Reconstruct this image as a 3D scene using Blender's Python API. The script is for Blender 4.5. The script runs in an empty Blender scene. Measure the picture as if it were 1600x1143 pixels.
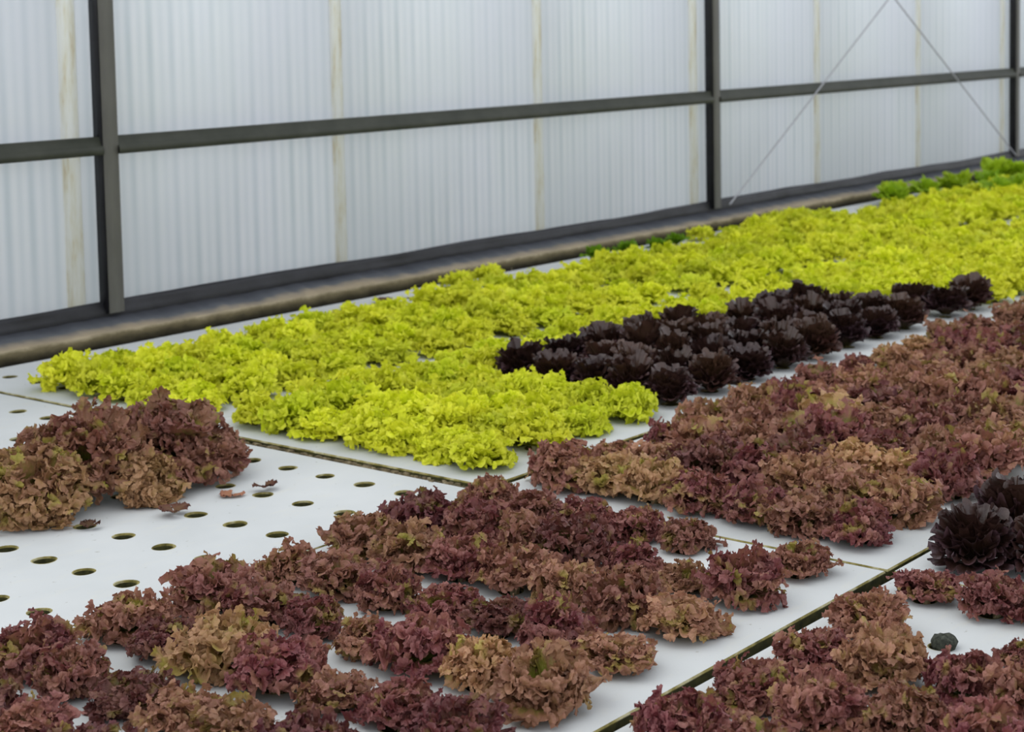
import bpy, math, random
import numpy as np
from mathutils import Matrix, Vector

S = bpy.context.scene
COL = S.collection

# ------------------------------------------------------------------ camera
CAM_R = ((0.61154, -0.074258, 0.787721), (-0.791044, -0.036782, 0.610652), (-0.016372, -0.99656, -0.081235))
CAM_C = np.array([0.0, 0.0, 1.02])
PP = np.array([900.0, 255.0]); FPX = 2705.0
cd = bpy.data.cameras.new('camera'); cam = bpy.data.objects.new('camera', cd); COL.objects.link(cam)
Rn = np.array(CAM_R)                       # rows: world axes expressed in (right, down, forward)
m = Matrix.Identity(4)
for i in range(3):
    m[i][0] = Rn[i][0]; m[i][1] = -Rn[i][1]; m[i][2] = -Rn[i][2]
q = m.to_3x3().to_quaternion()
cam.rotation_mode = 'QUATERNION'; cam.rotation_quaternion = q; cam.location = CAM_C
cd.sensor_width = 36.0; cd.lens = FPX / 1600 * 36.0
cd.shift_x = -(PP[0] - 800) / 1600; cd.shift_y = (PP[1] - 571.5) / 1600
cd.clip_start = 0.05; cd.clip_end = 200
cd.dof.use_dof = True; cd.dof.focus_distance = 3.0; cd.dof.aperture_fstop = 7.5
S.camera = cam

def proj(p):
    c = Rn.T @ (np.array(p, float) - CAM_C)
    return PP + FPX * c[:2] / c[2], c[2]

# ------------------------------------------------------------------ world and light
S.view_settings.view_transform = 'Standard'; S.view_settings.look = 'None'
S.view_settings.gamma = 1.0; S.view_settings.use_curve_mapping = False
S.view_settings.exposure = 0.0
W = bpy.data.worlds.new('overcast_sky'); S.world = W; W.use_nodes = True
nt = W.node_tree; nt.nodes.clear()
out = nt.nodes.new('ShaderNodeOutputWorld'); bg = nt.nodes.new('ShaderNodeBackground')
tc = nt.nodes.new('ShaderNodeTexCoord'); sx = nt.nodes.new('ShaderNodeSeparateXYZ'); cr = nt.nodes.new('ShaderNodeValToRGB')
nt.links.new(tc.outputs['Generated'], sx.inputs[0]); mr = nt.nodes.new('ShaderNodeMath'); mr.operation = 'MULTIPLY_ADD'; mr.inputs[1].default_value = 0.5; mr.inputs[2].default_value = 0.5; nt.links.new(sx.outputs['Z'], mr.inputs[0]); nt.links.new(mr.outputs[0], cr.inputs[0])
cr.color_ramp.elements[0].position = 0.46; cr.color_ramp.elements[0].color = (0.60, 0.59, 0.57, 1)
e = cr.color_ramp.elements.new(0.52); e.color = (0.96, 0.97, 0.98, 1)
cr.color_ramp.elements[-1].position = 0.95; cr.color_ramp.elements[-1].color = (0.55, 0.57, 0.60, 1)
e = cr.color_ramp.elements.new(0.65); e.color = (0.86, 0.91, 1.0, 1)
nt.links.new(cr.outputs[0], bg.inputs[0]); bg.inputs[1].default_value = 1.75
nt.links.new(bg.outputs[0], out.inputs[0])
sd = bpy.data.lights.new('sun', 'SUN'); sd.energy = 0.75; sd.angle = math.radians(50); sd.color = (1.0, 0.98, 0.94)
so = bpy.data.objects.new('sun', sd); COL.objects.link(so)
so.rotation_euler = (math.radians(-28), math.radians(-22), 0)

# ------------------------------------------------------------------ materials
def new_mat(name):
    mt = bpy.data.materials.new(name); mt.use_nodes = True
    t = mt.node_tree; t.nodes.clear()
    return mt, t
def N(t, kind, **kw):
    n = t.nodes.new(kind)
    for k, v in kw.items(): setattr(n, k, v)
    return n
def ramp(t, stops, src=None):
    r = N(t, 'ShaderNodeValToRGB'); el = r.color_ramp.elements
    while len(el) > 1: el.remove(el[-1])
    el[0].position = stops[0][0]; el[0].color = (*stops[0][1], 1)
    for p, c in stops[1:]:
        x = el.new(p); x.color = (*c, 1)
    if src: t.links.new(src, r.inputs[0])
    return r
def math_(t, op, a, b=None, c=None, clamp=False):
    n = N(t, 'ShaderNodeMath', operation=op); n.use_clamp = clamp
    for i, v in enumerate((a, b, c)):
        if v is None: continue
        if isinstance(v, (int, float)): n.inputs[i].default_value = v
        else: t.links.new(v, n.inputs[i])
    return n.outputs[0]
def mix(t, fac, a, b, mode='MIX'):
    n = N(t, 'ShaderNodeMix', data_type='RGBA', blend_type=mode)
    for s, v in ((n.inputs[0], fac), (n.inputs[6], a), (n.inputs[7], b)):
        if isinstance(v, (int, float)): s.default_value = v
        elif isinstance(v, tuple): s.default_value = (*v, 1)
        else: t.links.new(v, s)
    return n.outputs[2]
def noise(t, scale, vec=None, detail=3, rough=0.6):
    n = N(t, 'ShaderNodeTexNoise'); n.inputs['Scale'].default_value = scale
    n.inputs['Detail'].default_value = detail; n.inputs['Roughness'].default_value = rough
    if vec: t.links.new(vec, n.inputs['Vector'])
    return n.outputs[0]
def objco(t, scale=None):
    c = N(t, 'ShaderNodeTexCoord').outputs['Object']
    if scale:
        mp = N(t, 'ShaderNodeMapping'); mp.inputs['Scale'].default_value = scale
        t.links.new(c, mp.inputs[0]); return mp.outputs[0]
    return c
def surf(t, color, rough=0.6, spec=0.3, metal=0.0, bump=None, bs=0.3, bd=0.01):
    p = N(t, 'ShaderNodeBsdfPrincipled'); o = N(t, 'ShaderNodeOutputMaterial')
    if isinstance(color, tuple): p.inputs['Base Color'].default_value = (*color, 1)
    else: t.links.new(color, p.inputs['Base Color'])
    p.inputs['Roughness'].default_value = rough; p.inputs['Specular IOR Level'].default_value = spec
    p.inputs['Metallic'].default_value = metal
    if bump is not None:
        b = N(t, 'ShaderNodeBump'); b.inputs['Strength'].default_value = bs; b.inputs['Distance'].default_value = bd
        t.links.new(bump, b.inputs['Height']); t.links.new(b.outputs[0], p.inputs['Normal'])
    t.links.new(p.outputs[0], o.inputs[0])
    return p

# leaves: uv.y runs from leaf base (0) to margin (1); the object colour carries
# (share of tan colouring, brightness, share of green) for each single plant
def leaf_mat(name, stops, tan, green, gloss, rough, trans, speck=0.3, old=0.6, patch=0.0):
    mt, t = new_mat(name)
    uv = N(t, 'ShaderNodeTexCoord').outputs['UV']; s = N(t, 'ShaderNodeSeparateXYZ'); t.links.new(uv, s.inputs[0])
    oi = N(t, 'ShaderNodeObjectInfo'); sc = N(t, 'ShaderNodeSeparateColor'); t.links.new(oi.outputs['Color'], sc.inputs[0])
    co = objco(t)
    ad = N(t, 'ShaderNodeVectorMath', operation='ADD'); t.links.new(co, ad.inputs[0])
    cb = N(t, 'ShaderNodeCombineXYZ'); rr = math_(t, 'MULTIPLY', oi.outputs['Random'], 37.0)
    t.links.new(rr, cb.inputs[0]); t.links.new(rr, cb.inputs[1]); t.links.new(cb.outputs[0], ad.inputs[1])
    n1 = noise(t, 22, ad.outputs[0], 3); n2 = noise(t, 140, ad.outputs[0], 2)
    d = math_(t, 'MULTIPLY_ADD', n1, 0.55, -0.275)
    d2 = math_(t, 'MULTIPLY_ADD', n2, speck, -speck / 2)
    f = math_(t, 'ADD', math_(t, 'ADD', s.outputs['Y'], d), d2)
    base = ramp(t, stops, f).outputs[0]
    rt = ramp(t, tan, f).outputs[0]; rg = ramp(t, green, f).outputs[0]
    n3 = noise(t, 11, ad.outputs[0], 1)
    k = math_(t, 'MULTIPLY_ADD', n3, 1.6, -0.8)
    ft = math_(t, 'ADD', math_(t, 'ADD', sc.outputs[0], math_(t, 'MULTIPLY', k, 0.6)), math_(t, 'MULTIPLY', s.outputs['X'], old), clamp=True)
    c = mix(t, ft, base, rt); gp = ramp(t, [(0.57, (0, 0, 0)), (0.68, (1, 1, 1))], noise(t, 17, ad.outputs[0], 2)).outputs[0]; c = mix(t, math_(t, 'ADD', sc.outputs[2], math_(t, 'MULTIPLY', gp, patch), clamp=True), c, rg)
    hs = N(t, 'ShaderNodeHueSaturation'); t.links.new(c, hs.inputs['Color'])
    v = math_(t, 'MULTIPLY', sc.outputs[1], math_(t, 'MULTIPLY_ADD', n2, 0.5, 0.75)); t.links.new(v, hs.inputs['Value'])
    c = hs.outputs[0]
    p = N(t, 'ShaderNodeBsdfPrincipled'); t.links.new(c, p.inputs['Base Color'])
    p.inputs['Roughness'].default_value = rough; p.inputs['Specular IOR Level'].default_value = gloss
    bp = N(t, 'ShaderNodeBump'); bp.inputs['Strength'].default_value = 0.5 if speck > .15 else 0.2; bp.inputs['Distance'].default_value = 0.004; t.links.new(noise(t, 260, ad.outputs[0], 2), bp.inputs['Height']); t.links.new(bp.outputs[0], p.inputs['Normal'])
    tr = N(t, 'ShaderNodeBsdfTranslucent'); t.links.new(c, tr.inputs[0])
    mx = N(t, 'ShaderNodeMixShader'); mx.inputs[0].default_value = trans
    o = N(t, 'ShaderNodeOutputMaterial')
    t.links.new(p.outputs[0], mx.inputs[1]); t.links.new(tr.outputs[0], mx.inputs[2]); t.links.new(mx.outputs[0], o.inputs[0])
    return mt

M = {}
RED = [(0.0, (0.22, 0.28, 0.03)), (0.42, (0.19, 0.21, 0.03)), (0.58, (0.20, 0.115, 0.045)), (0.74, (0.22, 0.068, 0.055)), (0.93, (0.165, 0.034, 0.042)), (1.0, (0.25, 0.085, 0.085))]
TAN = [(0.0, (0.26, 0.30, 0.04)), (0.5, (0.34, 0.27, 0.06)), (0.75, (0.46, 0.25, 0.12)), (1.0, (0.50, 0.25, 0.17))]
GRN = [(0.0, (0.18, 0.25, 0.02)), (0.6, (0.26, 0.29, 0.025)), (1.0, (0.36, 0.29, 0.05))]
M['red'] = leaf_mat('red_leaf', RED, TAN, GRN, 0.35, 0.5, 0.30, 0.45, 0.6, 0.65)
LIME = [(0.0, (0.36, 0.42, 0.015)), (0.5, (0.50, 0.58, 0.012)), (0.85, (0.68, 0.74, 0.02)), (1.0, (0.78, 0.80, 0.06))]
YEL = [(0.0, (0.5, 0.52, 0.02)), (0.5, (0.66, 0.68, 0.02)), (1.0, (0.84, 0.82, 0.06))]
DGR = [(0.0, (0.12, 0.24, 0.01)), (0.5, (0.14, 0.30, 0.008)), (1.0, (0.20, 0.38, 0.012))]
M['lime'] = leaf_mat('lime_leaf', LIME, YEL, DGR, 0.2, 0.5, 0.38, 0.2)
DK = [(0.0, (0.05, 0.05, 0.012)), (0.45, (0.042, 0.020, 0.012)), (0.9, (0.030, 0.012, 0.012)), (1.0, (0.075, 0.04, 0.05))]
DKT = [(0.0, (0.05, 0.06, 0.012)), (0.6, (0.075, 0.040, 0.018)), (1.0, (0.075, 0.030, 0.022))]
M['dark'] = leaf_mat('dark_leaf', DK, DKT, DKT, 0.55, 0.42, 0.08, 0.1, 0.0)
DEAD = [(0, (0.20, 0.12, 0.05)), (1, (0.13, 0.05, 0.035))]
M['dead'] = leaf_mat('withered_leaf', DEAD, [(0, (0.30, 0.14, 0.07)), (1, (0.34, 0.15, 0.09))], DEAD, 0.2, 0.6, 0.1, 0.3, 0.0)
mt, t = new_mat('pale_stem'); surf(t, ramp(t, [(0.3, (0.55, 0.52, 0.30)), (0.7, (0.42, 0.30, 0.16))], noise(t, 60, objco(t))).outputs[0], 0.5); M['stem'] = mt
mt, t = new_mat('cut_stem_face'); surf(t, ramp(t, [(0.35, (0.13, 0.08, 0.03)), (0.7, (0.30, 0.20, 0.09))], noise(t, 90, objco(t))).outputs[0], 0.6); M['cut'] = mt
mt, t = new_mat('rockwool_plug'); n_ = noise(t, 160, objco(t)); surf(t, ramp(t, [(0.3, (0.012, 0.014, 0.010)), (0.7, (0.07, 0.075, 0.055))], n_).outputs[0], 0.9, bump=n_, bs=0.8, bd=0.004); M['plug'] = mt

mt, t = new_mat('white_foam')
co = objco(t); a = noise(t, 1.4, co, 4, 0.65); b = noise(t, 9, objco(t, (1, 3, 1)), 5, 0.7); c3 = noise(t, 45, co, 3)
cc = ramp(t, [(0.25, (0.45, 0.465, 0.455)), (0.55, (0.54, 0.555, 0.545)), (0.8, (0.60, 0.61, 0.595))], a).outputs[0]
st = ramp(t, [(0.54, (0, 0, 0)), (0.72, (1, 1, 1))], b).outputs[0]
cc = mix(t, math_(t, 'MULTIPLY', st, 0.30), cc, (0.62, 0.60, 0.50))
sp = ramp(t, [(0.685, (0, 0, 0)), (0.71, (1, 1, 1))], c3).outputs[0]
cc = mix(t, math_(t, 'MULTIPLY', sp, 0.5), cc, (0.28, 0.27, 0.22))
surf(t, cc, 0.75, 0.2, bump=noise(t, 260, co), bs=0.12, bd=0.002); M['foam'] = mt
mt, t = new_mat('algae_stain'); n_ = noise(t, 28, objco(t), 4)
surf(t, ramp(t, [(0.3, (0.08, 0.07, 0.012)), (0.5, (0.25, 0.21, 0.06)), (0.72, (0.50, 0.47, 0.30))], n_).outputs[0], 0.8); M['algae'] = mt
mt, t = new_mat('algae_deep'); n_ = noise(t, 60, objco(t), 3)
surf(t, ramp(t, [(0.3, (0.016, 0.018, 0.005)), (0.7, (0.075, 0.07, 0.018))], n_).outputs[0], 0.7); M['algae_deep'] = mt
mt, t = new_mat('dirty_edge'); n_ = noise(t, 40, objco(t), 4)
surf(t, ramp(t, [(0.35, (0.05, 0.04, 0.02)), (0.55, (0.17, 0.13, 0.07)), (0.75, (0.40, 0.36, 0.24))], n_).outputs[0], 0.9); M['dirty'] = mt
mt, t = new_mat('pond_water'); surf(t, (0.012, 0.014, 0.006), 0.12, 0.5, bump=noise(t, 12, objco(t)), bs=0.1); M['water'] = mt
mt, t = new_mat('ground'); surf(t, ramp(t, [(0.3, (0.84, 0.82, 0.78)), (0.7, (0.90, 0.88, 0.84))], noise(t, 3, objco(t))).outputs[0], 0.9); M['ground'] = mt

mt, t = new_mat('ribbed_polycarbonate')
co = objco(t); s = N(t, 'ShaderNodeSeparateXYZ'); t.links.new(co, s.inputs[0])
nx = noise(t, 5.0, objco(t, (1, 1, 0.05)), 2)
ph = math_(t, 'MULTIPLY_ADD', s.outputs['X'], 2 * math.pi / 0.045, math_(t, 'MULTIPLY', nx, 2.2))
w1 = math_(t, 'SINE', ph); ph2 = math_(t, 'MULTIPLY', s.outputs['X'], 2 * math.pi / 0.09); w2 = math_(t, 'SINE', ph2)
am = noise(t, 2.2, objco(t, (1, 1, 0.6)), 2)
rib = math_(t, 'MULTIPLY', math_(t, 'ADD', w1, math_(t, 'MULTIPLY', w2, 0.6)), math_(t, 'MULTIPLY_ADD', am, 0.5, -0.08))
v = math_(t, 'ADD', math_(t, 'MULTIPLY_ADD', rib, 0.5, 0.5), math_(t, 'MULTIPLY_ADD', noise(t, 1.3, co, 3), 0.10, -0.05), clamp=True)
cc = ramp(t, [(0.28, (0.64, 0.69, 0.71)), (0.5, (0.755, 0.785, 0.80)), (0.72, (0.85, 0.86, 0.865))], v).outputs[0]
bl = ramp(t, [(0.42, (0, 0, 0)), (0.7, (1, 1, 1))], noise(t, 2.0, objco(t, (1, 1, 0.25)), 3)).outputs[0]
cc = mix(t, math_(t, 'MULTIPLY', bl, 0.35), cc, (0.79, 0.80, 0.86))
df = N(t, 'ShaderNodeBsdfDiffuse'); tr = N(t, 'ShaderNodeBsdfTranslucent'); gl = N(t, 'ShaderNodeBsdfGlossy'); gl.inputs['Roughness'].default_value = 0.35
t.links.new(cc, df.inputs[0]); t.links.new(cc, tr.inputs[0])
m1 = N(t, 'ShaderNodeMixShader'); m1.inputs[0].default_value = 0.7; t.links.new(df.outputs[0], m1.inputs[1]); t.links.new(tr.outputs[0], m1.inputs[2])
m2 = N(t, 'ShaderNodeMixShader'); m2.inputs[0].default_value = 0.04; t.links.new(m1.outputs[0], m2.inputs[1]); t.links.new(gl.outputs[0], m2.inputs[2])
o = N(t, 'ShaderNodeOutputMaterial'); t.links.new(m2.outputs[0], o.inputs[0]); M['poly'] = mt
mt, t = new_mat('yellowed_joint')
n_ = noise(t, 6, objco(t, (6, 1, 0.8)), 4, 0.7); cc = ramp(t, [(0.30, (0.64, 0.57, 0.42)), (0.42, (0.75, 0.75, 0.68)), (0.56, (0.80, 0.815, 0.80))], n_).outputs[0]
df = N(t, 'ShaderNodeBsdfDiffuse'); tr = N(t, 'ShaderNodeBsdfTranslucent'); t.links.new(cc, df.inputs[0]); t.links.new(cc, tr.inputs[0])
m1 = N(t, 'ShaderNodeMixShader'); m1.inputs[0].default_value = 0.7; t.links.new(df.outputs[0], m1.inputs[1]); t.links.new(tr.outputs[0], m1.inputs[2])
o = N(t, 'ShaderNodeOutputMaterial'); t.links.new(m1.outputs[0], o.inputs[0]); M['joint'] = mt
mt, t = new_mat('weathered_steel'); n_ = noise(t, 14, objco(t, (1, 1, 0.3)), 4)
surf(t, ramp(t, [(0.3, (0.072, 0.070, 0.058)), (0.7, (0.10, 0.097, 0.082))], n_).outputs[0], 0.55, 0.4); M['steel'] = mt
mt, t = new_mat('backlit_rail'); n_ = noise(t, 8, objco(t), 4)
surf(t, ramp(t, [(0.3, (0.022, 0.025, 0.016)), (0.7, (0.042, 0.044, 0.032))], n_).outputs[0], 0.6, 0.3); M['rail'] = mt  # backlit darkness of the rail is put into its base colour
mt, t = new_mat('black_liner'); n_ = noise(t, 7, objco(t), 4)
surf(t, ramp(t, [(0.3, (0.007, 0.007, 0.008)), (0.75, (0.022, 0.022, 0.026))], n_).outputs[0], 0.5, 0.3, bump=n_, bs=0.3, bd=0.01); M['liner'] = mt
mt, t = new_mat('rough_curb')
co = objco(t); s = N(t, 'ShaderNodeSeparateXYZ'); t.links.new(co, s.inputs[0])
n_ = noise(t, 16, objco(t, (0.5, 1, 1)), 5, 0.7); n5 = noise(t, 3, co, 4, 0.7)
yy = math_(t, 'ADD', s.outputs['Y'], math_(t, 'MULTIPLY_ADD', n5, 0.09, -0.045))
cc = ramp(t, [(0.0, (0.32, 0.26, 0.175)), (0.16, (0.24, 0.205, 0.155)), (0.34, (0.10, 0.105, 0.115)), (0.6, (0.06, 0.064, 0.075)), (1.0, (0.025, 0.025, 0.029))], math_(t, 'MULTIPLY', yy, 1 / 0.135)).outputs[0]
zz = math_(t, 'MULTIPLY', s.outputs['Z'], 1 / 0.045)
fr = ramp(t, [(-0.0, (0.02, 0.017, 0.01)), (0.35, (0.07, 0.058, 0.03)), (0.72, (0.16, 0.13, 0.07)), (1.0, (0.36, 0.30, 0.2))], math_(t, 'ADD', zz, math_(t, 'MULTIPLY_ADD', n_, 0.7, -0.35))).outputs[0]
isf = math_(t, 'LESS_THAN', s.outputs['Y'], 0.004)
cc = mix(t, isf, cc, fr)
surf(t, mix(t, 0.35, cc, ramp(t, [(0.3, (0.4, 0.4, 0.4)), (0.7, (1, 1, 1))], n_).outputs[0], 'MULTIPLY'), 0.85, 0.2, bump=n_, bs=0.5, bd=0.008); M['curb'] = mt
mt, t = new_mat('thin_cable'); surf(t, (0.32, 0.32, 0.34), 0.4, 0.5); M['cable'] = mt

# ------------------------------------------------------------------ helpers
def mesh_np(name, V, F, mats, uv=None, mi=None, smooth=False):
    me = bpy.data.meshes.new(name)
    V = np.asarray(V, np.float32); F = np.asarray(F, np.int32)
    me.vertices.add(len(V)); me.vertices.foreach_set('co', V.ravel())
    k = F.shape[1]
    me.loops.add(F.size); me.loops.foreach_set('vertex_index', F.ravel())
    me.polygons.add(len(F)); me.polygons.foreach_set('loop_start', np.arange(0, F.size, k, dtype=np.int32))
    me.polygons.foreach_set('loop_total', np.full(len(F), k, np.int32))
    for x in mats: me.materials.append(x)
    if mi is not None: me.polygons.foreach_set('material_index', np.asarray(mi, np.int32))
    if smooth: me.polygons.foreach_set('use_smooth', np.ones(len(F), bool))
    if uv is not None:
        l = me.uv_layers.new(name='UVMap'); l.data.foreach_set('uv', np.asarray(uv, np.float32)[F.ravel()].ravel())
    me.update(calc_edges=True); me.validate()
    return me
def obj(name, me, parent=None, loc=None):
    o = bpy.data.objects.new(name, me); COL.objects.link(o)
    if parent: o.parent = parent
    if loc is not None: o.location = loc
    return o
def thing(name, label, cat, loc=(0, 0, 0), group=None, kind=None):
    o = bpy.data.objects.new(name, None); COL.objects.link(o); o.location = loc; o.empty_display_size = 0.05
    tag(o, label, cat, group, kind); return o
def tag(o, label, cat=None, group=None, kind=None):
    if label: o['label'] = label
    if cat: o['category'] = cat
    if group: o['group'] = group
    if kind: o['kind'] = kind
    return o
class MB:
    def __init__(s): s.V = []; s.F = []; s.m = []; s.n = 0
    def add(s, V, F, mi=0):
        V = np.asarray(V, float).reshape(-1, 3); F = np.asarray(F, int).reshape(-1, 4)
        s.V.append(V); s.F.append(F + s.n); s.m += [mi] * len(F); s.n += len(V)
    def box(s, x0, x1, y0, y1, z0, z1, mi=0):
        V = [(x, y, z) for z in (z0, z1) for y in (y0, y1) for x in (x0, x1)]
        s.add(V, [(0, 2, 3, 1), (4, 5, 7, 6), (0, 1, 5, 4), (2, 6, 7, 3), (0, 4, 6, 2), (1, 3, 7, 5)], mi)
    def tube(s, P, r, n=10, mi=0):
        P = np.asarray(P, float); V = []
        for i, p in enumerate(P):
            d = P[min(i + 1, len(P) - 1)] - P[max(i - 1, 0)]; d /= np.linalg.norm(d)
            a = np.cross(d, (0, 1, 0.01)); a /= np.linalg.norm(a); b = np.cross(d, a)
            for k in range(n):
                w = 2 * math.pi * k / n; V.append(p + r * (math.cos(w) * a + math.sin(w) * b))
        F = [(i * n + k, i * n + (k + 1) % n, (i + 1) * n + (k + 1) % n, (i + 1) * n + k) for i in range(len(P) - 1) for k in range(n)]
        s.add(V, F, mi)
    def mesh(s, name, mats, smooth=False):
        return mesh_np(name, np.concatenate(s.V), np.concatenate(s.F), mats, mi=s.m, smooth=smooth)

# ------------------------------------------------------------------ setting: ground, pond, wall
b = MB(); b.box(-6, 22, -6, 18, -0.42, -0.36); f = obj('floor', b.mesh('floor', [M['ground']])); f['kind'] = 'structure'; f['category'] = 'floor'; f['label'] = 'bare ground under the growing pond'
b = MB(); b.box(-3, 17, -2.5, 4.64, -0.30, -0.0375)
w_ = obj('pond_water', b.mesh('pond_water', [M['water']])); tag(w_, 'dark pond water showing in the gaps between the white rafts', 'water', kind='stuff')

wall = thing('wall_back', 'translucent ribbed greenhouse side wall with grey steel posts and rail', 'wall', (0, 4.735, 0), kind='structure')
seams = [1.02 + 1.215 * i for i in range(13)]
ZT = 2.6
def jw(x): return 0.029 if abs((x - 3.44 + 1.8) % 3.645 - 1.8) > .5 else 0.034
for i in range(len(seams) - 1):
    b = MB(); b.box(jw(seams[i]), seams[i + 1] - seams[i] - jw(seams[i + 1]), 0.030, 0.040, 0.07, ZT)
    obj('polycarbonate_panel', b.mesh('polycarbonate_panel', [M['poly']]), wall, (seams[i], 0, 0))
for x in seams[1:]:
    b = MB(); wd = jw(x)
    b.box(-wd, wd, 0.026, 0.042, 0.07, ZT)
    obj('joint_strip', b.mesh('joint_strip', [M['joint']]), wall, (x, 0, 0))
for x in (3.562, 7.212, 10.850):
    b = MB()
    prof = [(-0.031, -0.037), (0.010, -0.037), (0.012, -0.034), (0.031, -0.034), (0.031, 0.0), (-0.027, 0.0), (-0.027, -0.034), (-0.031, -0.034)]
    V = [(px, py, z) for z in (0.085, ZT) for px, py in prof]; n = len(prof)
    b.add(V, [(k, (k + 1) % n, n + (k + 1) % n, n + k) for k in range(n)])
    pst = obj('post', b.mesh('post', [M['steel']]), wall, (x, 0, 0))
    b = MB(); b.box(-0.0330, -0.0275, -0.031, 0.012, 0.085, ZT); shade_strip = obj('post_shade_strip', b.mesh('post_shade_strip', [M['liner']]), pst); shade_strip['label'] = 'added dark strip standing in for shade along the left side of the post'  # dark strip added to give the post a shaded left side
xs = [1.02, 3.531, 3.593, 7.181, 7.243, 10.819, 10.881, 15.6]
for i in (0, 2, 4, 6):
    for zc in (0.640, 2.0):
        b = MB(); L = xs[i + 1] - xs[i]
        z0, z1 = zc - 0.030, zc + 0.030
        pr = [(0.0, z0), (-0.034, z0), (-0.040, z0 + 0.004), (-0.040, zc - 0.006), (-0.034, zc), (-0.028, zc + 0.004), (-0.020, z1), (0.0, z1)]
        V = [(x, y, z) for x in (0, L) for y, z in pr]; n = len(pr)
        b.add(V, [(k, (k + 1) % n, n + (k + 1) % n, n + k) for k in range(n)])
        obj('rail', b.mesh('rail', [M['rail']]), wall, (xs[i], 0, 0))

rng = np.random.default_rng(5)
def wob(x, seed, f=1.0):
    r = np.random.default_rng(seed); y = 0
    for k in range(1, 7): y = y + np.sin(x * f * k * 1.7 + r.uniform(0, 6)) / k
    return y
xx = np.linspace(1.0, 15.6, 420)
# black liner strip, its top edge sagging a little, wrinkled
V = []; rows = 5
for j in range(rows):
    for x in xx:
        z = 0.055 + (0.121 + 0.0035 * float(wob(x, 3)) - 0.055) * j / (rows - 1)
        V.append((x - 1, -0.008 - 0.006 * math.sin(j * 1.3) - 0.003 * float(wob(x, 20 + j, 2.2)), z))
nx_ = len(xx)
F = [(j * nx_ + i, j * nx_ + i + 1, (j + 1) * nx_ + i + 1, (j + 1) * nx_ + i) for j in range(rows - 1) for i in range(nx_ - 1)]
me = mesh_np('baseboard_back', V, F, [M['liner']], smooth=True)
o = obj('baseboard_back', me, None, (1.0, 4.735, 0)); o['kind'] = 'structure'; o['label'] = 'black plastic liner strip along the foot of the wall'; o['category'] = 'baseboard'
md = o.modifiers.new('thick', 'SOLIDIFY'); md.thickness = 0.008; md.offset = 1
# curb: sloping grey top, ragged tan front
V = []; prof = [(0.145, 0.078), (0.11, 0.072), (0.07, 0.064), (0.03, 0.055), (0.008, 0.048), (0.0, 0.040), (-0.001, 0.022), (0.0, 0.0), (0.002, -0.04), (0.05, -0.30)]
x2 = np.linspace(1.0, 15.6, 1100)
for j, (y, z) in enumerate(prof):
    a1 = [0.001, 0.002, 0.003, 0.004, 0.004, 0.004, 0.003, 0.003, 0.002, 0][j]
    wv = a1 * wob(x2, 40, 1.2) * 0.5 + a1 * 0.6 * wob(x2, 50 + (j > 5), 9) + a1 * 0.35 * wob(x2, 60 + j, 37)
    zz_ = z + wv * (1.0 if j < 7 else 0.5); yy_ = y + (0.8 * wv if 3 < j < 9 else 0 * wv)
    V += [(x - 1, yv, zv) for x, yv, zv in zip(x2, yy_, zz_)]
n2 = len(x2)
F = [(j * n2 + i, (j + 1) * n2 + i, (j + 1) * n2 + i + 1, j * n2 + i + 1) for j in range(len(prof) - 1) for i in range(n2 - 1)]
o = obj('trim_1', mesh_np('trim_1', V, F, [M['curb']]), None, (1.0, 4.600, 0)); o['kind'] = 'structure'; o['label'] = 'rough grey and tan concrete curb between pond and wall'; o['category'] = 'curb'
for nm, P, lb in (('brace_cable', [(7.27, 4.668, 0.10), (10.82, 4.668, 2.24)], 'thin grey brace cable rising to the right from the foot of the middle post'),
                  ('brace_cable', [(10.77, 4.680, 0.10), (7.24, 4.680, 2.22)], 'thin grey brace cable descending right to the foot of the rightmost post')):
    b = MB(); P = np.array(P); b.tube([P[0] + (P[1] - P[0]) * k / 6 for k in range(7)], 0.0042, 8)
    V = np.concatenate(b.V); V = V - P[0]
    o = obj(nm, mesh_np(nm, V, np.concatenate(b.F), [M['cable']], smooth=True), None, tuple(P[0])); tag(o, lb, 'cable', 'crossed brace cables in front of the wall')

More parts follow.
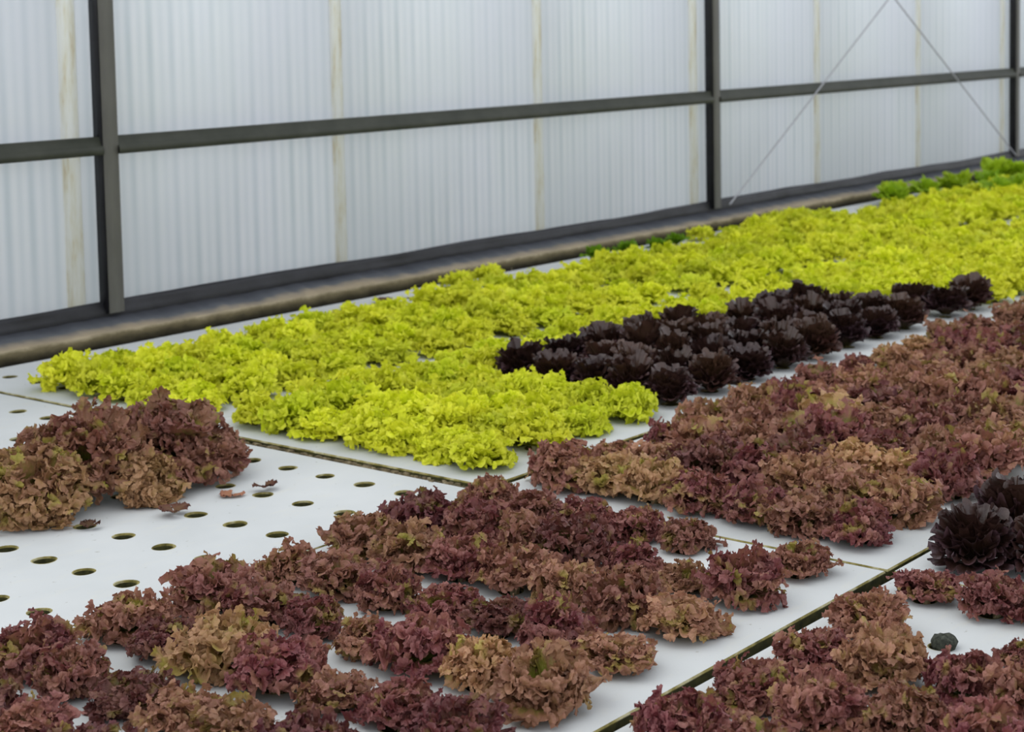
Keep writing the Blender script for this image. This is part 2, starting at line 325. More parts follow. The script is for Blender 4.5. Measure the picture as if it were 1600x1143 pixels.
# ------------------------------------------------------------------ rafts
HR = 0.0215
def raft(x0, x1, y0, y1, cols, rws, label, z=0.0, rot=0.0, dirty_left=False, T=0.036):
    """foam raft with one round hole per lattice point; local origin at its middle"""
    cx, cy = (x0 + x1) / 2, (y0 + y1) / 2
    b = MB(); nseg = 20; r = random.Random(label)
    px = cols[1] - cols[0]; py = rws[1] - rws[0]
    ex0 = cols[0] - px / 2; ex1 = cols[-1] + px / 2; ey0 = rws[0] - py / 2; ey1 = rws[-1] + py / 2
    ang = sorted([math.atan2(s2 * py, s1 * px) % (2 * math.pi) for s1 in (1, -1) for s2 in (1, -1)] + [2 * math.pi * k / nseg + 0.02 for k in range(nseg)])
    n = len(ang)
    for X in cols:
        for Y in rws:
            P = []
            ph = r.uniform(0, 6); am = r.uniform(0.02, 0.16); hr = HR * r.uniform(0.92, 1.06)
            for a in ang:
                c_, s_ = math.cos(a), math.sin(a)
                kk = min(px / 2 / max(abs(c_), 1e-6), py / 2 / max(abs(s_), 1e-6)); P.append((X + kk * c_, Y + kk * s_, 0))
            for a in ang:
                rr = hr * (1.06 + am * (0.6 + 0.5 * math.sin(a + ph) + 0.35 * math.sin(3 * a + ph * 2))); P.append((X + rr * math.cos(a), Y + rr * math.sin(a), 0))
            for rr, zz in ((hr, -0.0003), (hr * 0.97, -0.004), (hr * 0.95, -T)):
                for a in ang: P.append((X + rr * math.cos(a), Y + rr * math.sin(a), zz))
            for a in ang:
                c_, s_ = math.cos(a), math.sin(a)
                kk = min(px / 2 / max(abs(c_), 1e-6), py / 2 / max(abs(s_), 1e-6)); P.append((X + kk * c_, Y + kk * s_, -T))
            P = np.array(P) - (cx, cy, 0); F = []
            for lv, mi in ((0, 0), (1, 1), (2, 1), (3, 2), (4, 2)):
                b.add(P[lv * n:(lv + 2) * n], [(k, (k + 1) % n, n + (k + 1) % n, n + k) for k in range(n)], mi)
    e = 0.0018
    def q(xa, xb, ya, yb, z_, mi):
        b.add([(xa - cx, ya - cy, z_), (xb - cx, ya - cy, z_), (xb - cx, yb - cy, z_), (xa - cx, yb - cy, z_)], [(0, 1, 2, 3)], mi)
    for z_ in (0, -T):
        q(x0 + e, ex0, y0 + e, y1 - e, z_, 0); q(ex1, x1 - e, y0 + e, y1 - e, z_, 0)
        q(ex0, ex1, y0 + e, ey0, z_, 0); q(ex0, ex1, ey1, y1 - e, z_, 0)
    # bevelled, algae-tinged rim and sides
    A = [(x0 + e, y0 + e), (x1 - e, y0 + e), (x1 - e, y1 - e), (x0 + e, y1 - e)]
    B = [(x0, y0), (x1, y0), (x1, y1), (x0, y1)]
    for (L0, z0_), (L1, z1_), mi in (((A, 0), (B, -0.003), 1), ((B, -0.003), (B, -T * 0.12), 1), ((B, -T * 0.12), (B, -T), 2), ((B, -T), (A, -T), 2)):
        V = [(x - cx, y - cy, z0_) for x, y in L0] + [(x - cx, y - cy, z1_) for x, y in L1]
        b.add(V, [(0, 4, 5, 1), (1, 5, 6, 2), (2, 6, 7, 3), (3, 7, 4, 0)], mi)
    me = b.mesh('floating_raft', [M['foam'], M['algae'], M['algae_deep']])
    o = obj('floating_raft', me, None, (cx, cy, z)); o.rotation_euler = (0, 0, rot)
    tag(o, label, 'raft', 'white foam rafts floating on the pond')
    return o

XA = [2.705 - 0.1875 * k for k in range(11, -1, -1)]
XB = [2.960 + 0.1915 * k for k in range(12)]
XC = [x + 2.41 for x in XB]; XD = [x + 4.82 for x in XB]; XE = [x + 7.23 for x in XB]
YR = {1: [0.98 + 0.125 * k for k in range(-3, 4)], 2: [1.97 + 0.125 * k for k in range(-3, 4)], 3: [2.96 + 0.125 * k for k in range(-3, 4)],
      4: [3.60 + 0.1375 * k for k in range(7)]}
YB = {1: (0.49, 1.462), 2: (1.474, 2.447), 3: (2.455, 3.462), 4: (3.470, 4.568)}
XBD = {'A': (0.41, 2.815), 'B': (2.823, 5.222), 'C': (5.232, 7.63), 'D': (7.64, 10.04), 'E': (10.05, 12.45)}
XX = {'A': XA, 'B': XB, 'C': XC, 'D': XD, 'E': XE}
lab = {'A1': 'white raft with red lettuces in the bottom right corner, holding the bare black plug',
       'B1': 'white raft carrying the two dark heads at the right edge',
       'A2': 'white raft under the red lettuces at the lower left',
       'B2': 'white raft under the red lettuces right of centre, behind the long narrow gap',
       'C2': 'white raft under the furthest red lettuces at the right edge',
       'A3': 'mostly bare white raft with rows of empty holes in front of the lime lettuces',
       'B3': 'white raft shared by lime and near-black lettuces, with a dirty left edge',
       'C3': 'white raft just right of the near-black lettuces, under lime heads',
       'D3': 'distant white raft under lime lettuces at the right edge',
       'A4': 'bare white raft in the left corner beside the curb',
       'B4': 'white raft along the curb with a line of empty holes behind the lime lettuces',
       'C4': 'white raft along the curb under the first dark green heads',
       'D4': 'white raft along the curb under bright green heads, far right',
       'E4': 'furthest white raft along the curb at the right edge'}
for k, lb in lab.items():
    c, r_ = k[0], int(k[1]); x0, x1 = XBD[c]; y0, y1 = YB[r_]; z, rot = 0.0, 0.0
    if k == 'A1': rot = math.radians(-0.62); y1 -= 0.006; y0 -= 0.006
    if k == 'B3': x0 += 0.010; z = 0.006
    if k == 'A3': x1 -= 0.004; z = -0.001
    if k == 'B4': z = 0.003
    raft(x0, x1, y0, y1, XX[c], YR[r_], lb, z, rot)
b = MB()
r = random.Random(8)
for i in range(260):
    y = r.uniform(2.47, 3.44); x = 2.822 + r.gauss(0, 0.0045); s_ = r.uniform(0.002, 0.0055)
    b.box(x - s_, x + s_, y - s_ * 1.6, y + s_ * 1.6, -0.022, -0.004 + r.uniform(0, 0.005))
V = np.concatenate(b.V) - (2.822, 2.96, 0)
o = obj('seam_dirt', mesh_np('seam_dirt', V, np.concatenate(b.F), [M['dirty']]), None, (2.822, 2.96, 0)); tag(o, 'brown dirt caught along the seam in front of the lime lettuces', 'dirt', kind='stuff')

# ------------------------------------------------------------------ plants
def leaf(r, L, fan, phi0, phi1, amp, w1n, w2n, az, nt_=60, nr=9, wide=1.0, cup=0.0, teeth=0.03, power=2.0, off=0.0, lobes=0.05):
    """one ruffled leaf grown from the origin (w1n, w2n = number of large and small waves round its margin); returns verts, faces, uvs"""
    th = np.linspace(-1, 1, nt_)[None, :]; rho = (np.linspace(0.05, 1, nr) ** 0.62)[:, None]
    k1 = w1n * math.pi; k2 = w2n * math.pi
    out_ = 1 - 0.25 * np.abs(th) ** 3 + lobes * np.sin(5 * th + r.uniform(0, 6)) + lobes * 0.6 * np.sin(11 * th + r.uniform(0, 6))
    ed = np.clip((rho - 0.6) / 0.4, 0, 1)
    ang = th * fan * (0.35 + 0.65 * rho ** 0.6)
    R_ = rho * L * out_
    px = R_ * np.sin(ang) * wide; py = R_ * np.cos(ang)
    A = amp * (np.clip((rho - 0.25) / 0.75, 0, 1) ** (power * 0.7)) * (0.75 + 0.35 * np.sin(3.3 * th + r.uniform(0, 6)))
    nt0 = np.sin((2.0 + lobes * 12) * th + r.uniform(0, 6)); R_ = R_ * (1 - lobes * 2.4 * np.exp(-(nt0 / 0.22) ** 2) * np.clip((rho - 0.55) / 0.45, 0, 1)); px = R_ * np.sin(ang) * wide; py = R_ * np.cos(ang)
    p1, p2, p3, p4 = r.uniform(0, 6, 4)
    a1 = k1 * th + p1 + 1.5 * np.sin(4 * th + p3) + 1.2 * rho; a2 = k2 * th + p2 + 1.5 * np.sin(7 * th + p4) + 2.5 * rho
    nrm_ = A * (0.9 * np.sin(a1) + 0.85 * np.sin(a2) * ed)
    dt = A * 0.55 * (np.cos(a1) + 1.0 * np.cos(a2) * ed) * rho
    dr = A * (0.20 * np.cos(a1 * 0.5 + p3) * rho + 0.40 * np.sin(a2 + p4) * ed) + L * teeth * ed * np.sin(a2 * 1.5 + p1)
    px = px + dt * np.cos(ang) + dr * np.sin(ang); py = py - dt * np.sin(ang) + dr * np.cos(ang)
    t_ = np.clip(py / L, -0.3, 1.3)
    phi = phi0 + (phi1 - phi0) * t_
    # integrate bend analytically
    dphi = (phi1 - phi0) / L if abs(phi1 - phi0) > 1e-4 else 1e-4 / L
    oy = (np.cos(phi0) - np.cos(phi0 + dphi * py)) / dphi; oz = (np.sin(phi0 + dphi * py) - np.sin(phi0)) / dphi
    nz = np.sin(phi); ny = -np.cos(phi)           # upward/inward normal
    nn = nrm_ + cup * px ** 2 / L
    X = px; Y = oy + ny * nn + off; Z = oz + nz * nn
    ca, sa = math.cos(az), math.sin(az)
    V = np.stack([X * ca - Y * sa, X * sa + Y * ca, Z], -1).reshape(-1, 3)
    i = np.arange(nr - 1)[:, None] * nt_ + np.arange(nt_ - 1)[None, :]
    F = np.stack([i, i + 1, i + nt_ + 1, i + nt_], -1).reshape(-1, 4)
    uv = np.stack([np.broadcast_to((th + 1) / 2, (nr, nt_)), np.broadcast_to(rho, (nr, nt_))], -1).reshape(-1, 2)
    return V, F, uv
def join(parts):
    V, F, U, n = [], [], [], 0
    for v, f, u in parts: V.append(v); F.append(f + n); U.append(u); n += len(v)
    return np.concatenate(V), np.concatenate(F), np.concatenate(U)
def clampz(V, z=0.003): V[:, 2] = np.where(V[:, 2] < z, z + (V[:, 2] - z) * 0.04, V[:, 2]); V[:, 2] = np.maximum(V[:, 2], 0.001); return V

def stem_mesh(name, mat, r0=0.009, h=0.04, z0=-0.03):
    n = 10; prof = [(r0 * 0.8, z0), (r0, 0.0), (r0 * 1.15, h * 0.6), (r0 * 0.6, h)]
    V = [(q_ * math.cos(2 * math.pi * k / n), q_ * math.sin(2 * math.pi * k / n), z) for q_, z in prof for k in range(n)]
    F = [(j * n + k, j * n + (k + 1) % n, (j + 1) * n + (k + 1) % n, (j + 1) * n + k) for j in range(len(prof) - 1) for k in range(n)]
    return mesh_np(name, V, F, [mat], smooth=True)

def crinkle(V, r, a, f=90.0):
    """small irregular 3-D wobble"""
    W_ = np.zeros_like(V)
    for k in range(5):
        d = r.normal(size=3); d *= f * r.uniform(.5, 1.5) / np.linalg.norm(d); W_ += np.sin(V @ d + r.uniform(0, 6))[:, None] * r.normal(size=3)[None, :]
    return V + a * W_ * 0.5
CURLS = {}
def curls(res):
    """a few small crisped frill tufts of unit length"""
    if res not in CURLS:
        r = np.random.default_rng(77 + res[0]); C_ = []
        for i in range(10):
            v, f, u = leaf(r, 1.0, r.uniform(1.0, 1.35), r.uniform(-.1, .3), r.uniform(.9, 1.9), 0.15, r.uniform(2.0, 3.2), r.uniform(4.5, 6.5), 0.0, res[0], res[1], power=1.4, teeth=0.05, lobes=0.05)
            C_.append((v, f, u))
        CURLS[res] = C_
    return CURLS[res]
def crisp(lf, r, nt_, nr, n, size, res):
    """frill tufts set along the margin of one leaf"""
    G = lf[0].reshape(nr, nt_, 3); age = lf[2][0, 0]; out = []
    js = np.clip(((np.arange(n) + r.uniform(.1, .9, n)) / n * nt_).astype(int), 0, nt_ - 1)
    for j in js:
        i = nr - 1 - int(r.integers(0, 2)); p = G[i, j]; d = G[i, j] - G[max(i - 3, 0), j]; d /= np.linalg.norm(d) + 1e-9
        d = d + r.normal(size=3) * 0.45 + p / (np.linalg.norm(p) + 1e-9) * 0.5; d /= np.linalg.norm(d)
        x = np.cross(d, r.normal(size=3)); x /= np.linalg.norm(x); y = np.cross(d, x)
        v, f, u = curls(res)[int(r.integers(0, 10))]
        sc = size * r.uniform(.7, 1.25)
        w = (v * sc) @ np.array([x, y, d]) + p - d * sc * 0.25
        uu = np.empty_like(u); uu[:, 0] = age; uu[:, 1] = 0.74 + 0.28 * u[:, 1]
        out.append((w, f, uu))
    return out
def lollo(seed, L, mat, n1, n2, n3, amp, nt_, nr, fan=0.72, w1=(2.5, 4), w2=(9, 12), nc=0, cs=0.02, cres=(18, 5)):
    r = np.random.default_rng(seed); P = []; Q = []
    def ring(T, n, l0, l1, a0, a1, b0, b1):
        for i in range(n):
            az = 2 * math.pi * (i + r.uniform(-.45, .45)) / n; l = L * r.uniform(l0, l1)
            lf = leaf(r, l, fan * r.uniform(.8, 1.25), r.uniform(a0, a1), r.uniform(b0, b1), amp * r.uniform(.75, 1.3), r.uniform(*w1), r.uniform(*w2), az, nt_, nr, off=0.004, power=2.6, teeth=0.026, lobes=0.05)
            lf[2][:, 0] = r.random() ** 2 if (T is P and b1 > 1.6) else 0.6 * r.random() ** 3
            T.append(lf)
            if nc: T.extend(crisp(lf, r, nt_, nr, nc, cs, cres))
    ring(P, n1, .70, 1.12, .5, .95, 1.35, 1.95); ring(P, n2, .66, 1.14, .15, .6, .8, 1.6)
    ring(Q, n3, .55, 1.08, -.1, .35, .2, 1.0)
    V, F, U = join(P); outer = mesh_np('outer_leaves', clampz(crinkle(V, r, amp * .28)), F, [mat], U, smooth=True)
    V, F, U = join(Q); inner = mesh_np('heart', clampz(crinkle(V, r, amp * .28)), F, [mat], U * (1, .90), smooth=True)
    return outer, inner
def butter(seed, L, mat, n=36, nt_=34, nr=9, open_=0.0):
    """near-black head: a tall rose of broad overlapping leaves with gently scalloped, recurved edges"""
    r = np.random.default_rng(seed); P = []; Q = []
    for i in range(n):
        f_ = i / (n - 1); az = i * 2.39996 + r.uniform(-.25, .25)
        phi0 = (0.62 + open_ * .6) * (1 - f_); phi1 = 1.55 - 1.15 * f_ + r.uniform(-.15, .15) + open_ * .3 * (1 - f_)
        l = L * (0.72 + 0.42 * f_ + open_ * .35 * (1 - f_)) * r.uniform(.9, 1.1)
        lf = leaf(r, l, 0.54, phi0, phi1, 0.0066 * r.uniform(.8, 1.4), r.uniform(1.8, 2.8), r.uniform(4.5, 6.5), az, nt_, nr, wide=1.05, cup=0.25, teeth=0.012, power=2.2, off=0.003, lobes=0.055)
        (P if f_ < 0.62 else Q).append(lf)
    V, F, U = join(P); a = mesh_np('outer_leaves', clampz(V), F, [mat], U, smooth=True)
    V, F, U = join(Q); c_ = mesh_np('heart', clampz(V), F, [mat], U * (1, .8), smooth=True)
    return a, c_

STEM = stem_mesh('stem', M['stem'])
PROT = {}
def proto(kind, i):
    key = (kind, i)
    if key not in PROT:
        sd_ = {'red': 100, 'redfar': 200, 'lime': 300, 'limefar': 400, 'dark': 500, 'darkopen': 550, 'green': 600}[kind] * 7 + i
        if kind == 'red': PROT[key] = lollo(sd_, 0.080, M['red'], 11, 14, 10, 0.0066, 52, 8, fan=.62, w1=(2, 3.4), w2=(5.5, 7.5), nc=8, cs=0.0165)
        if kind == 'redfar': PROT[key] = lollo(sd_, 0.082, M['red'], 10, 12, 9, 0.0066, 36, 7, fan=.62, w1=(2, 3.2), w2=(4, 6), nc=7, cs=0.0175, cres=(14, 4))
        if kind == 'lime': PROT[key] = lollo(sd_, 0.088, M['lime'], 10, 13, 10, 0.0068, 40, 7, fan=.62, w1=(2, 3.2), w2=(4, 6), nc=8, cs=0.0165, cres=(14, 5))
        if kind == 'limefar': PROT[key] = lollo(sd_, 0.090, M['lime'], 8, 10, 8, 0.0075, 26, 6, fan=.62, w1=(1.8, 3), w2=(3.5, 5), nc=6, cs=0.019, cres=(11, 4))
        if kind == 'dark': PROT[key] = butter(sd_, 0.098, M['dark'])
        if kind == 'darkopen': PROT[key] = butter(sd_, 0.098, M['dark'], 38, open_=0.5)
        if kind == 'green': PROT[key] = lollo(sd_, 0.085, M['lime'], 5, 6, 6, 0.006, 30, 7, w2=(5, 8))
    return PROT[key]
def plant(name, kind, var, x, y, sc, rz, colr, label, cat, group, z=0.0, stem=True):
    a, h_ = proto(kind, var)
    o = bpy.data.objects.new(name, None); COL.objects.link(o); o.location = (x, y, z); o.rotation_euler = (0.10 * math.sin(rz * 7), 0.10 * math.cos(rz * 5), rz); o.scale = (sc[0], sc[0], sc[1]); o.empty_display_size = 0.03
    tag(o, label, cat, group)
    for nm, me in (('outer_leaves', a), ('heart', h_)) + ((('stem', STEM),) if stem else ()):
        c = bpy.data.objects.new(nm, me); COL.objects.link(c); c.parent = o; c.color = (*colr, 1)
    return o

ORD = ['zeroth', 'first', 'second', 'third', 'fourth', 'fifth', 'sixth', 'seventh', 'eighth', 'ninth', 'tenth', 'eleventh', 'twelfth', 'thirteenth', 'fourteenth', 'fifteenth', 'sixteenth', 'seventeenth', 'eighteenth', 'nineteenth', 'twentieth', 'twenty-first', 'twenty-second', 'twenty-third', 'twenty-fourth', 'twenty-fifth', 'twenty-sixth', 'twenty-seventh', 'twenty-eighth', 'twenty-ninth', 'thirtieth'] + ['%d-th' % k for k in range(31, 80)]
def inframe(x, y, m_=70):
    ok = False
    for z in (0.0, 0.1):
        (u, v), d = proj((x, y, z))
        if d > 0 and -m_ < u < 1600 + m_ and -m_ < v < 1143 + m_: ok = True
    return ok

rnd = random.Random(21)
GAPS = [(1.958, 2.145), (1.968, 2.026), (2.28, 2.031), (2.536, 1.789), (2.845, 2.416), (3.084, 2.207), (1.612, 2.001), (1.586, 2.23), (2.464, 1.767), (1.779, 1.807), (2.843, 1.759), (2.147, 1.958), (3.381, 2.286)]
# --- red heads -------------------------------------------------------------
SKIP = {(2, 'A', 11, 1), (1, 'A', 10, 5)}
spots = []      # (raft row, y index, x, y, raft letter, column)
for R_ in (1, 2):
    for L_ in 'ABCD':
        for ci, X in enumerate(XX[L_]):
            for ri, Y in enumerate(YR[R_]):
                if not inframe(X, Y, 110): continue
                if R_ == 1 and L_ != 'A': continue
                if (R_, L_, ci, ri) in SKIP: continue
                spots.append((R_, ri, X, Y, L_, ci))
rows = {}
for s_ in spots: rows.setdefault((s_[0], s_[1]), []).append(s_)
TONES = {'burgundy': (0.0, 0.95, 0.0), 'dark wine': (-0.1, 0.64, 0.0), 'brownish red': (0.20, 0.95, 0.05), 'bronze': (0.42, 0.95, 0.10), 'tan': (0.85, 1.1, 0.25)}
def red_color(tn):
    a, b_, c_ = TONES[tn]; return (max(0, a + rnd.uniform(-.06, .1)), b_ * rnd.uniform(.88, 1.12), max(0, c_ + rnd.uniform(-.04, .05)))
SPECIAL = {}
def tone_at(x, y, R_):
    w = [3, 1.0, 3, 1.6, 0.35] if x < 2.85 else [1.6, 0.4, 3.4, 3.0, 0.8]
    return rnd.choices(['burgundy', 'dark wine', 'brownish red', 'bronze', 'tan'], w)[0]
for (R_, ri), L_ in sorted(rows.items()):
    L_.sort(key=lambda s_: s_[2])
    n = 0; off = 0
    for s_ in L_:
        _, _, X, Y, rl, ci = s_
        seen = inframe(X, Y, 15); n += seen; off = off + (not seen)
        tn = tone_at(X, Y, R_)
        if abs(X - 1.77) < .05 and abs(Y - 2.095) < .05: tn = 'tan'
        if rl == 'B' and ci == 0 and ri in (4, 5): tn = 'tan'
        sz = rnd.triangular(.74, 1.16, .98) if X < 2.85 else rnd.uniform(.96, 1.22)
        if any((X - gx) ** 2 + (Y - gy) ** 2 < .0055 for gx, gy in GAPS): sz *= .80
        if R_ == 1 and abs(X - 2.52) < .03 and 1.0 < Y < 1.15: sz = min(sz, .95) * .62
        if R_ == 1: Y -= 0.006 + 0.0108 * (X - 1.61); sz *= (.86 if ri == 6 else 1.0)
        if R_ == 2 and ri == 6 and X > 3.1: sz *= 0.78
        elif R_ == 2 and ri == 5 and X > 3.3: sz *= 0.9
        sw = 'small' if sz < .80 else ('large' if sz > 1.08 else 'frilly')
        if rl == 'A' and ci == 11 and R_ == 2: sz = 0.8; sw = 'small'
        rowtxt = ('row %s back from the long gap' % ORD[ri + 1]) if R_ == 2 else ('row %s forward of the long gap' % ORD[7 - ri])
        kind = 'red' if X < 3.2 else 'redfar'
        where = (ORD[n] + ' from left') if seen else (ORD[off] + ' beyond the frame edge')
        lb = '%s %s lettuce, %s, %s' % (sw, tn, where, rowtxt)
        plant('red_lettuce', kind, rnd.randrange(6 if kind == 'red' else 4), X + rnd.uniform(-.012, .012), Y + rnd.uniform(-.008, .008),
              (sz, sz * rnd.uniform(.85, 1.2)), rnd.uniform(0, 6.28), red_color(tn), lb, 'lettuce', 'frilly red lettuces growing in the near rafts')
# --- dark heads ------------------------------------------------------------
dark = set()
for k in range(4, 12):
    for ri in range(0, 5 if k < 9 else 4): dark.add(('B', k, ri))
dark |= {('C', 0, 0), ('C', 0, 1), ('C', 1, 0)}
drow = {}
for (l_, k, ri) in dark: drow.setdefault(ri, []).append((XX[l_][k], l_, k))
for ri, L_ in sorted(drow.items()):
    L_.sort()
    for n, (X, l_, k) in enumerate(L_):
        s_ = rnd.uniform(1.12, 1.28)
        lb = 'near-black lettuce, %s from left, %s row from the front of the dark block' % (ORD[n + 1], ORD[ri + 1])
        plant('dark_lettuce', 'dark', rnd.randrange(5), X + rnd.uniform(-.008, .008), YR[3][ri] + rnd.uniform(-.006, .006), (s_, s_ * rnd.uniform(.82, .94)), rnd.uniform(0, 6.28),
              (rnd.uniform(0, .8), rnd.uniform(.8, 1.2), 0), lb, 'lettuce', 'near-black lettuces in the middle block', stem=False)
for X, Y, lb, s_ in ((2.93, 1.345, 'open near-black lettuce rosette at right edge, its lower leaves spread on the raft', 1.08), (3.12, 1.345, 'near-black lettuce behind the open rosette at the right edge', 1.15),
                     (2.97, 1.225, 'near-black lettuce cut by the right edge of the photo, in front of the rosettes', 1.0), (3.30, 1.345, 'furthest near-black lettuce at the right edge beside the red rows', 1.1)):
    plant('dark_lettuce', 'darkopen', rnd.randrange(4), X, Y, (s_ * .95, s_), rnd.uniform(0, 6.28), (rnd.uniform(0, .3), 1.0, 0), lb, 'lettuce', 'near-black lettuces at the right edge', stem=False)
# --- lime heads ------------------------------------------------------------
lim = []
for R_ in (3, 4):
    for l_ in 'BCDE':
        for ci, X in enumerate(XX[l_]):
            for ri, Y in enumerate(YR[R_]):
                if not inframe(X, Y, 110): continue
                if R_ == 3 and (l_, ci, ri) in dark: continue
                if R_ == 4 and ri == 6 and X < 7.2: continue
                if R_ == 4 and ri == 5 and X < 6.7: continue
                if R_ == 4 and ri >= 5 and X > 7.7: continue
                lim.append((X, Y, R_, ri))
lim.sort(key=lambda s_: s_[0] ** 2 + s_[1] ** 2)
near, far = lim[:300], lim[300:]
lrow = {}
for s_ in near: lrow.setdefault((s_[2], s_[3]), []).append(s_)
allrows = sorted(lrow, key=lambda k: (k[0], k[1]))
for q_, key in enumerate(allrows):
    L_ = sorted(lrow[key])
    n = 0; off = 0
    for (X, Y, R_, ri) in L_:
        seen = inframe(X, Y, 15); n += seen; off += (not seen); where = (ORD[n] + ' from left') if seen else (ORD[off] + ' beyond the frame edge')
        c_ = (rnd.uniform(0, .55), rnd.uniform(.88, 1.1), rnd.choice([0, 0, 0, .15]))
        s_ = rnd.uniform(.9, 1.12)
        tn = 'yellowish' if c_[0] > .3 else 'lime green'
        lb = '%s frilly lettuce, %s, %s lime row from the front' % (tn, where, ORD[q_ + 1])
        kind = 'lime' if X < 4.4 else 'limefar'
        plant('lime_lettuce', kind, rnd.randrange(6 if kind == 'lime' else 4), X + rnd.uniform(-.01, .01), Y + rnd.uniform(-.01, .01), (s_, s_ * rnd.uniform(.8, 1.15)), rnd.uniform(0, 6.28), c_, lb, 'lettuce',
              'lime green lettuces filling the far rafts', stem=X < 3.6)
if far:
    VV, FF, UU, n = [], [], [], 0
    src = []
    for i in range(4):
        a_, h_ = proto('limefar', i)
        for me in (a_, h_):
            v = np.empty(len(me.vertices) * 3, np.float32); me.vertices.foreach_get('co', v)
            f_ = np.empty(len(me.loops), np.int32); me.loops.foreach_get('vertex_index', f_)
            u = np.empty(len(me.loops) * 2, np.float32); me.uv_layers[0].data.foreach_get('uv', u)
            uvv = np.zeros((len(me.vertices), 2), np.float32); uvv[f_] = u.reshape(-1, 2)
            src.append((v.reshape(-1, 3), f_.reshape(-1, 4), uvv))
    for (X, Y, R_, ri) in far:
        i = rnd.randrange(4); a_ = rnd.uniform(0, 6.28); s_ = rnd.uniform(.9, 1.12)
        for k in (0, 1):
            v, f_, u = src[i * 2 + k]
            ca, sa = math.cos(a_) * s_, math.sin(a_) * s_
            w = np.stack([v[:, 0] * ca - v[:, 1] * sa + X - 8, v[:, 0] * sa + v[:, 1] * ca + Y - 3.5, v[:, 2] * s_], -1)
            VV.append(w); FF.append(f_ + n); UU.append(u); n += len(v)
    o = obj('lime_lettuces', mesh_np('lime_lettuces', np.concatenate(VV), np.concatenate(FF), [M['lime']], np.concatenate(UU), smooth=True), None, (8, 3.5, 0))
    o.color = (.25, 1, 0, 1); tag(o, 'furthest lime green lettuces merging into one mass at the right edge', 'lettuce', kind='stuff')
    print('far lime', len(far))
# --- odd heads along the curb ----------------------------------------------
for X, Y, kind, s_, c_, lb in (
        (4.95, 4.43, 'limefar', .80, (.35, 1, 0), 'left of two small lime lettuces alone beside the curb'),
        (5.13, 4.43, 'limefar', .85, (.35, 1, 0), 'right of two small lime lettuces alone beside the curb'),
        (5.83, 4.42, 'green', .85, (0, .8, 1), 'small dark green lettuce beside the curb, leftmost of its cluster'),
        (6.05, 4.41, 'green', .85, (0, .8, 1), 'small dark green lettuce beside the curb, second of its cluster'),
        (6.25, 4.40, 'green', .8, (0, .8, 1), 'small dark green lettuce half hidden behind the lime heads by the curb'),
        (6.45, 4.43, 'green', .8, (0, .8, 1), 'small dark green lettuce just left of the lone lime head by the curb'),
        (6.66, 4.44, 'limefar', .8, (.3, 1, 0), 'lone small lime lettuce by the curb at mid width')):
    plant('lime_lettuce' if kind == 'limefar' else 'green_lettuce', kind, rnd.randrange(2), X, Y, (s_, s_), rnd.uniform(0, 6), c_, lb, 'lettuce', 'small lettuces beside the curb', z=0.003)
for i, (u, X, Y, s_) in enumerate(((1400, 8.42, 4.36, 1.2), (1430, 8.55, 4.42, 1.2), (1480, 8.95, 4.42, 1.2), (1505, 9.15, 4.36, 1.25), (1530, 9.35, 4.42, 1.2), (1555, 9.55, 4.32, 1.1), (1575, 9.95, 4.45, 1.5), (1572, 9.0, 4.0, 1.4), (1590, 9.25, 3.98, 1.4), (1598, 10.0, 4.3, 1.3))):
    lb = 'dark green lettuce, %s from left of the group by the far right curb' % ORD[i + 1]
    plant('green_lettuce', 'green', rnd.randrange(3), X, Y, (s_ * 1.15, s_ * 1.25), rnd.uniform(0, 6), (0, rnd.uniform(.9, 1.15), rnd.uniform(.6, .9)), lb, 'lettuce', 'darker green lettuces at the far right')

# --- two big harvested heads lying on the bare raft -------------------------
def big_head(seed, loc, axis, label, tint, L, sides=(14, 18, 14)):
    """a harvested head lying on the raft, leaves opening along axis, cut stem at the other end"""
    r = np.random.default_rng(seed); t_ = thing('harvested_lettuce', label, 'lettuce', loc, 'big harvested red lettuces lying on the bare raft')
    a, h_ = lollo(seed, L, M['red'], *sides, 0.0100, 84, 10, fan=0.60, w1=(2.5, 4), w2=(8, 12), nc=15, cs=0.021)
    q_ = Vector((0, 0, 1)).rotation_difference(Vector(axis).normalized()).to_matrix()
    Q = np.array(q_)
    for nm, me, tn in (('outer_leaves', a, tint[0]), ('heart', h_, tint[1])):
        me = me.copy(); v = np.empty(len(me.vertices) * 3, np.float32); me.vertices.foreach_get('co', v); v = v.reshape(-1, 3) @ Q.T
        v[:, 2] = np.where(v[:, 2] < 0.004 - loc[2], 0.004 - loc[2] + (v[:, 2] - 0.004 + loc[2]) * 0.03, v[:, 2]); v[:, 2] = np.maximum(v[:, 2], 0.0012 - loc[2])
        me.vertices.foreach_set('co', v.astype(np.float32).ravel()); me.update()
        o = obj(nm, me, t_); o.color = (*tn, 1)
    n = 14; prof = [(0.0, -0.042), (0.013, -0.042), (0.016, -0.038), (0.018, -0.01), (0.010, 0.03)]
    V = np.array([(rr * math.cos(6.2832 * k / n), rr * math.sin(6.2832 * k / n), y) for rr, y in prof for k in range(n)]) @ Q.T
    F = [(j * n + k, j * n + (k + 1) % n, (j + 1) * n + (k + 1) % n, (j + 1) * n + k) for j in range(len(prof) - 1) for k in range(n)]
    obj('cut_stem', mesh_np('cut_stem', V, F, [M['stem'], M['cut']], mi=[1 if i < n else 0 for i in range(len(F))]), t_)
    return t_
big_head(11, (2.29, 3.15, 0.030), (-0.30, -0.20, 0.90), 'big harvested red lettuce left of the tallest one, leaves spread towards the left edge', ((.12, 0.95, .15), (.05, .95, .1)), 0.158)
big_head(12, (2.49, 3.12, 0.022), (0.15, -0.22, 0.92), 'tallest harvested lettuce, brownish red, beside the seam of the lime lettuces', ((.12, 0.90, .10), (0.05, .85, .12)), 0.168)
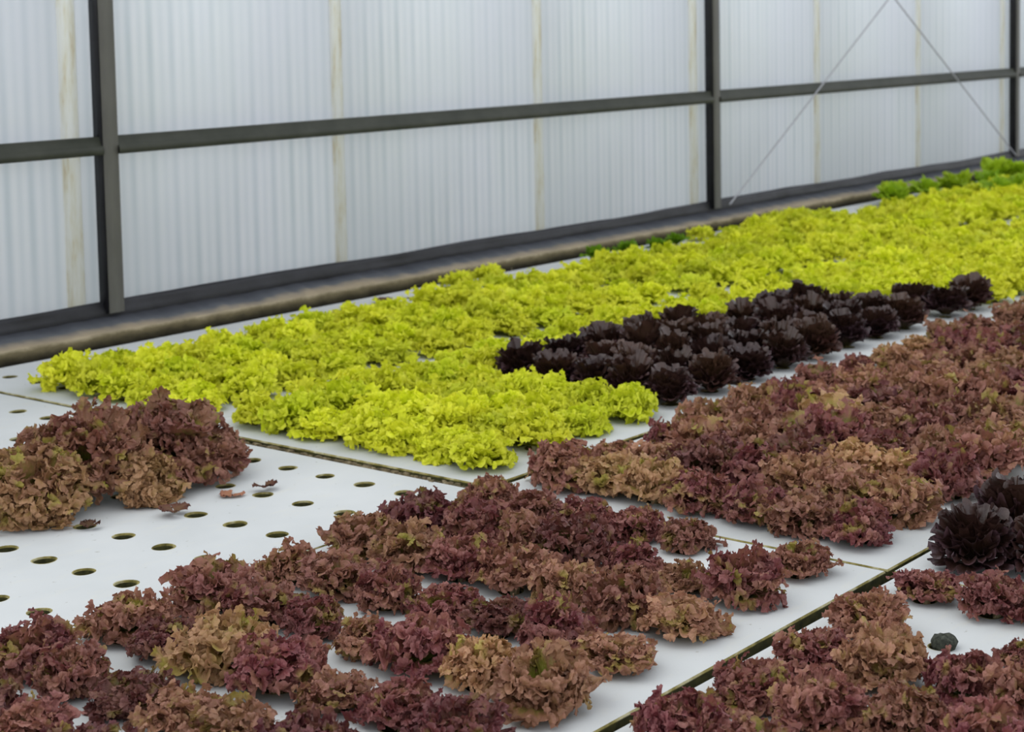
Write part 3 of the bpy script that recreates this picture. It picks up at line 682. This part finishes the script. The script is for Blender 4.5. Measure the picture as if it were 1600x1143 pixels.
big_head(13, (2.12, 3.10, 0.020), (-0.15, -0.35, 0.8), 'lower harvested lettuce with yellowish tan leaves at the left edge', ((.50, 1.0, .30), (.15, 1.0, .2)), 0.124)
big_head(14, (2.34, 3.03, 0.018), (0.1, -0.80, 0.40), 'lowest tan harvested lettuce in front of the tallest one, among the empty holes', ((.6, 1.0, .30), (.5, 1.0, .3)), 0.082)

# --- withered scraps and plugs ----------------------------------------------
def scrap(x, y, s_, n, label, tint, seed, flat=True):
    r = np.random.default_rng(seed); P = []
    for i in range(n):
        P.append(leaf(r, 0.032 * s_, .9, 1.2 if flat else .5, 1.7, 0.003, 5, 11, r.uniform(0, 6.28), 22, 6, off=0.0))
    V, F, U = join(P); o = obj('withered_leaf', mesh_np('withered_leaf', clampz(V), F, [M['dead']], U, smooth=True), None, (x, y, 0.001)); o.color = (*tint, 1)
    tag(o, label, 'dead leaf', 'withered scraps on the bare raft'); return o
scrap(2.475, 2.885, .95, 4, 'flat tan withered leaf beside an empty hole on the bare raft', (.9, 1.2, 0), 1)
scrap(2.545, 2.862, 1.0, 5, 'curled brown leaf scrap just right of the flat tan leaf', (0, .8, 0), 2, False)
scrap(2.300, 2.868, 1.2, 5, 'brown leaf scrap half over a hole, nearest the big lettuces', (0, .9, 0), 3, False)
scrap(2.137, 2.935, .8, 4, 'dark brown scrap at the right rim of a hole below the tan lettuce leaves', (0, .6, 0), 4, False)
scrap(4.54, 4.43, 1.3, 6, 'brown scrap beside the curb behind the lime lettuces', (0, .7, 0), 5, False)
scrap(3.36, 4.44, .8, 4, 'tiny dark scrap near the curb at the left', (0, .45, 0), 6, False)
r = np.random.default_rng(3)
b = MB(); n = 12
V = []
for rr, z in ((0.012, -0.02), (0.019, 0.0), (0.021, 0.010), (0.018, 0.018), (0.010, 0.021), (0.0, 0.021)):
    for k in range(n): a = 6.2832 * k / n; q_ = rr * (1 + r.uniform(-.12, .12)); V.append((q_ * math.cos(a), q_ * math.sin(a), z + (r.uniform(-.002, .002))))
b.add(V, [(j * n + k, j * n + (k + 1) % n, (j + 1) * n + (k + 1) % n, (j + 1) * n + k) for j in range(5) for k in range(n)])
o = obj('growing_plug', b.mesh('growing_plug', [M['plug']]), None, (2.519, 1.214, 0.0)); tag(o, 'bare dark growing plug without a lettuce in the lower right raft', 'plug')
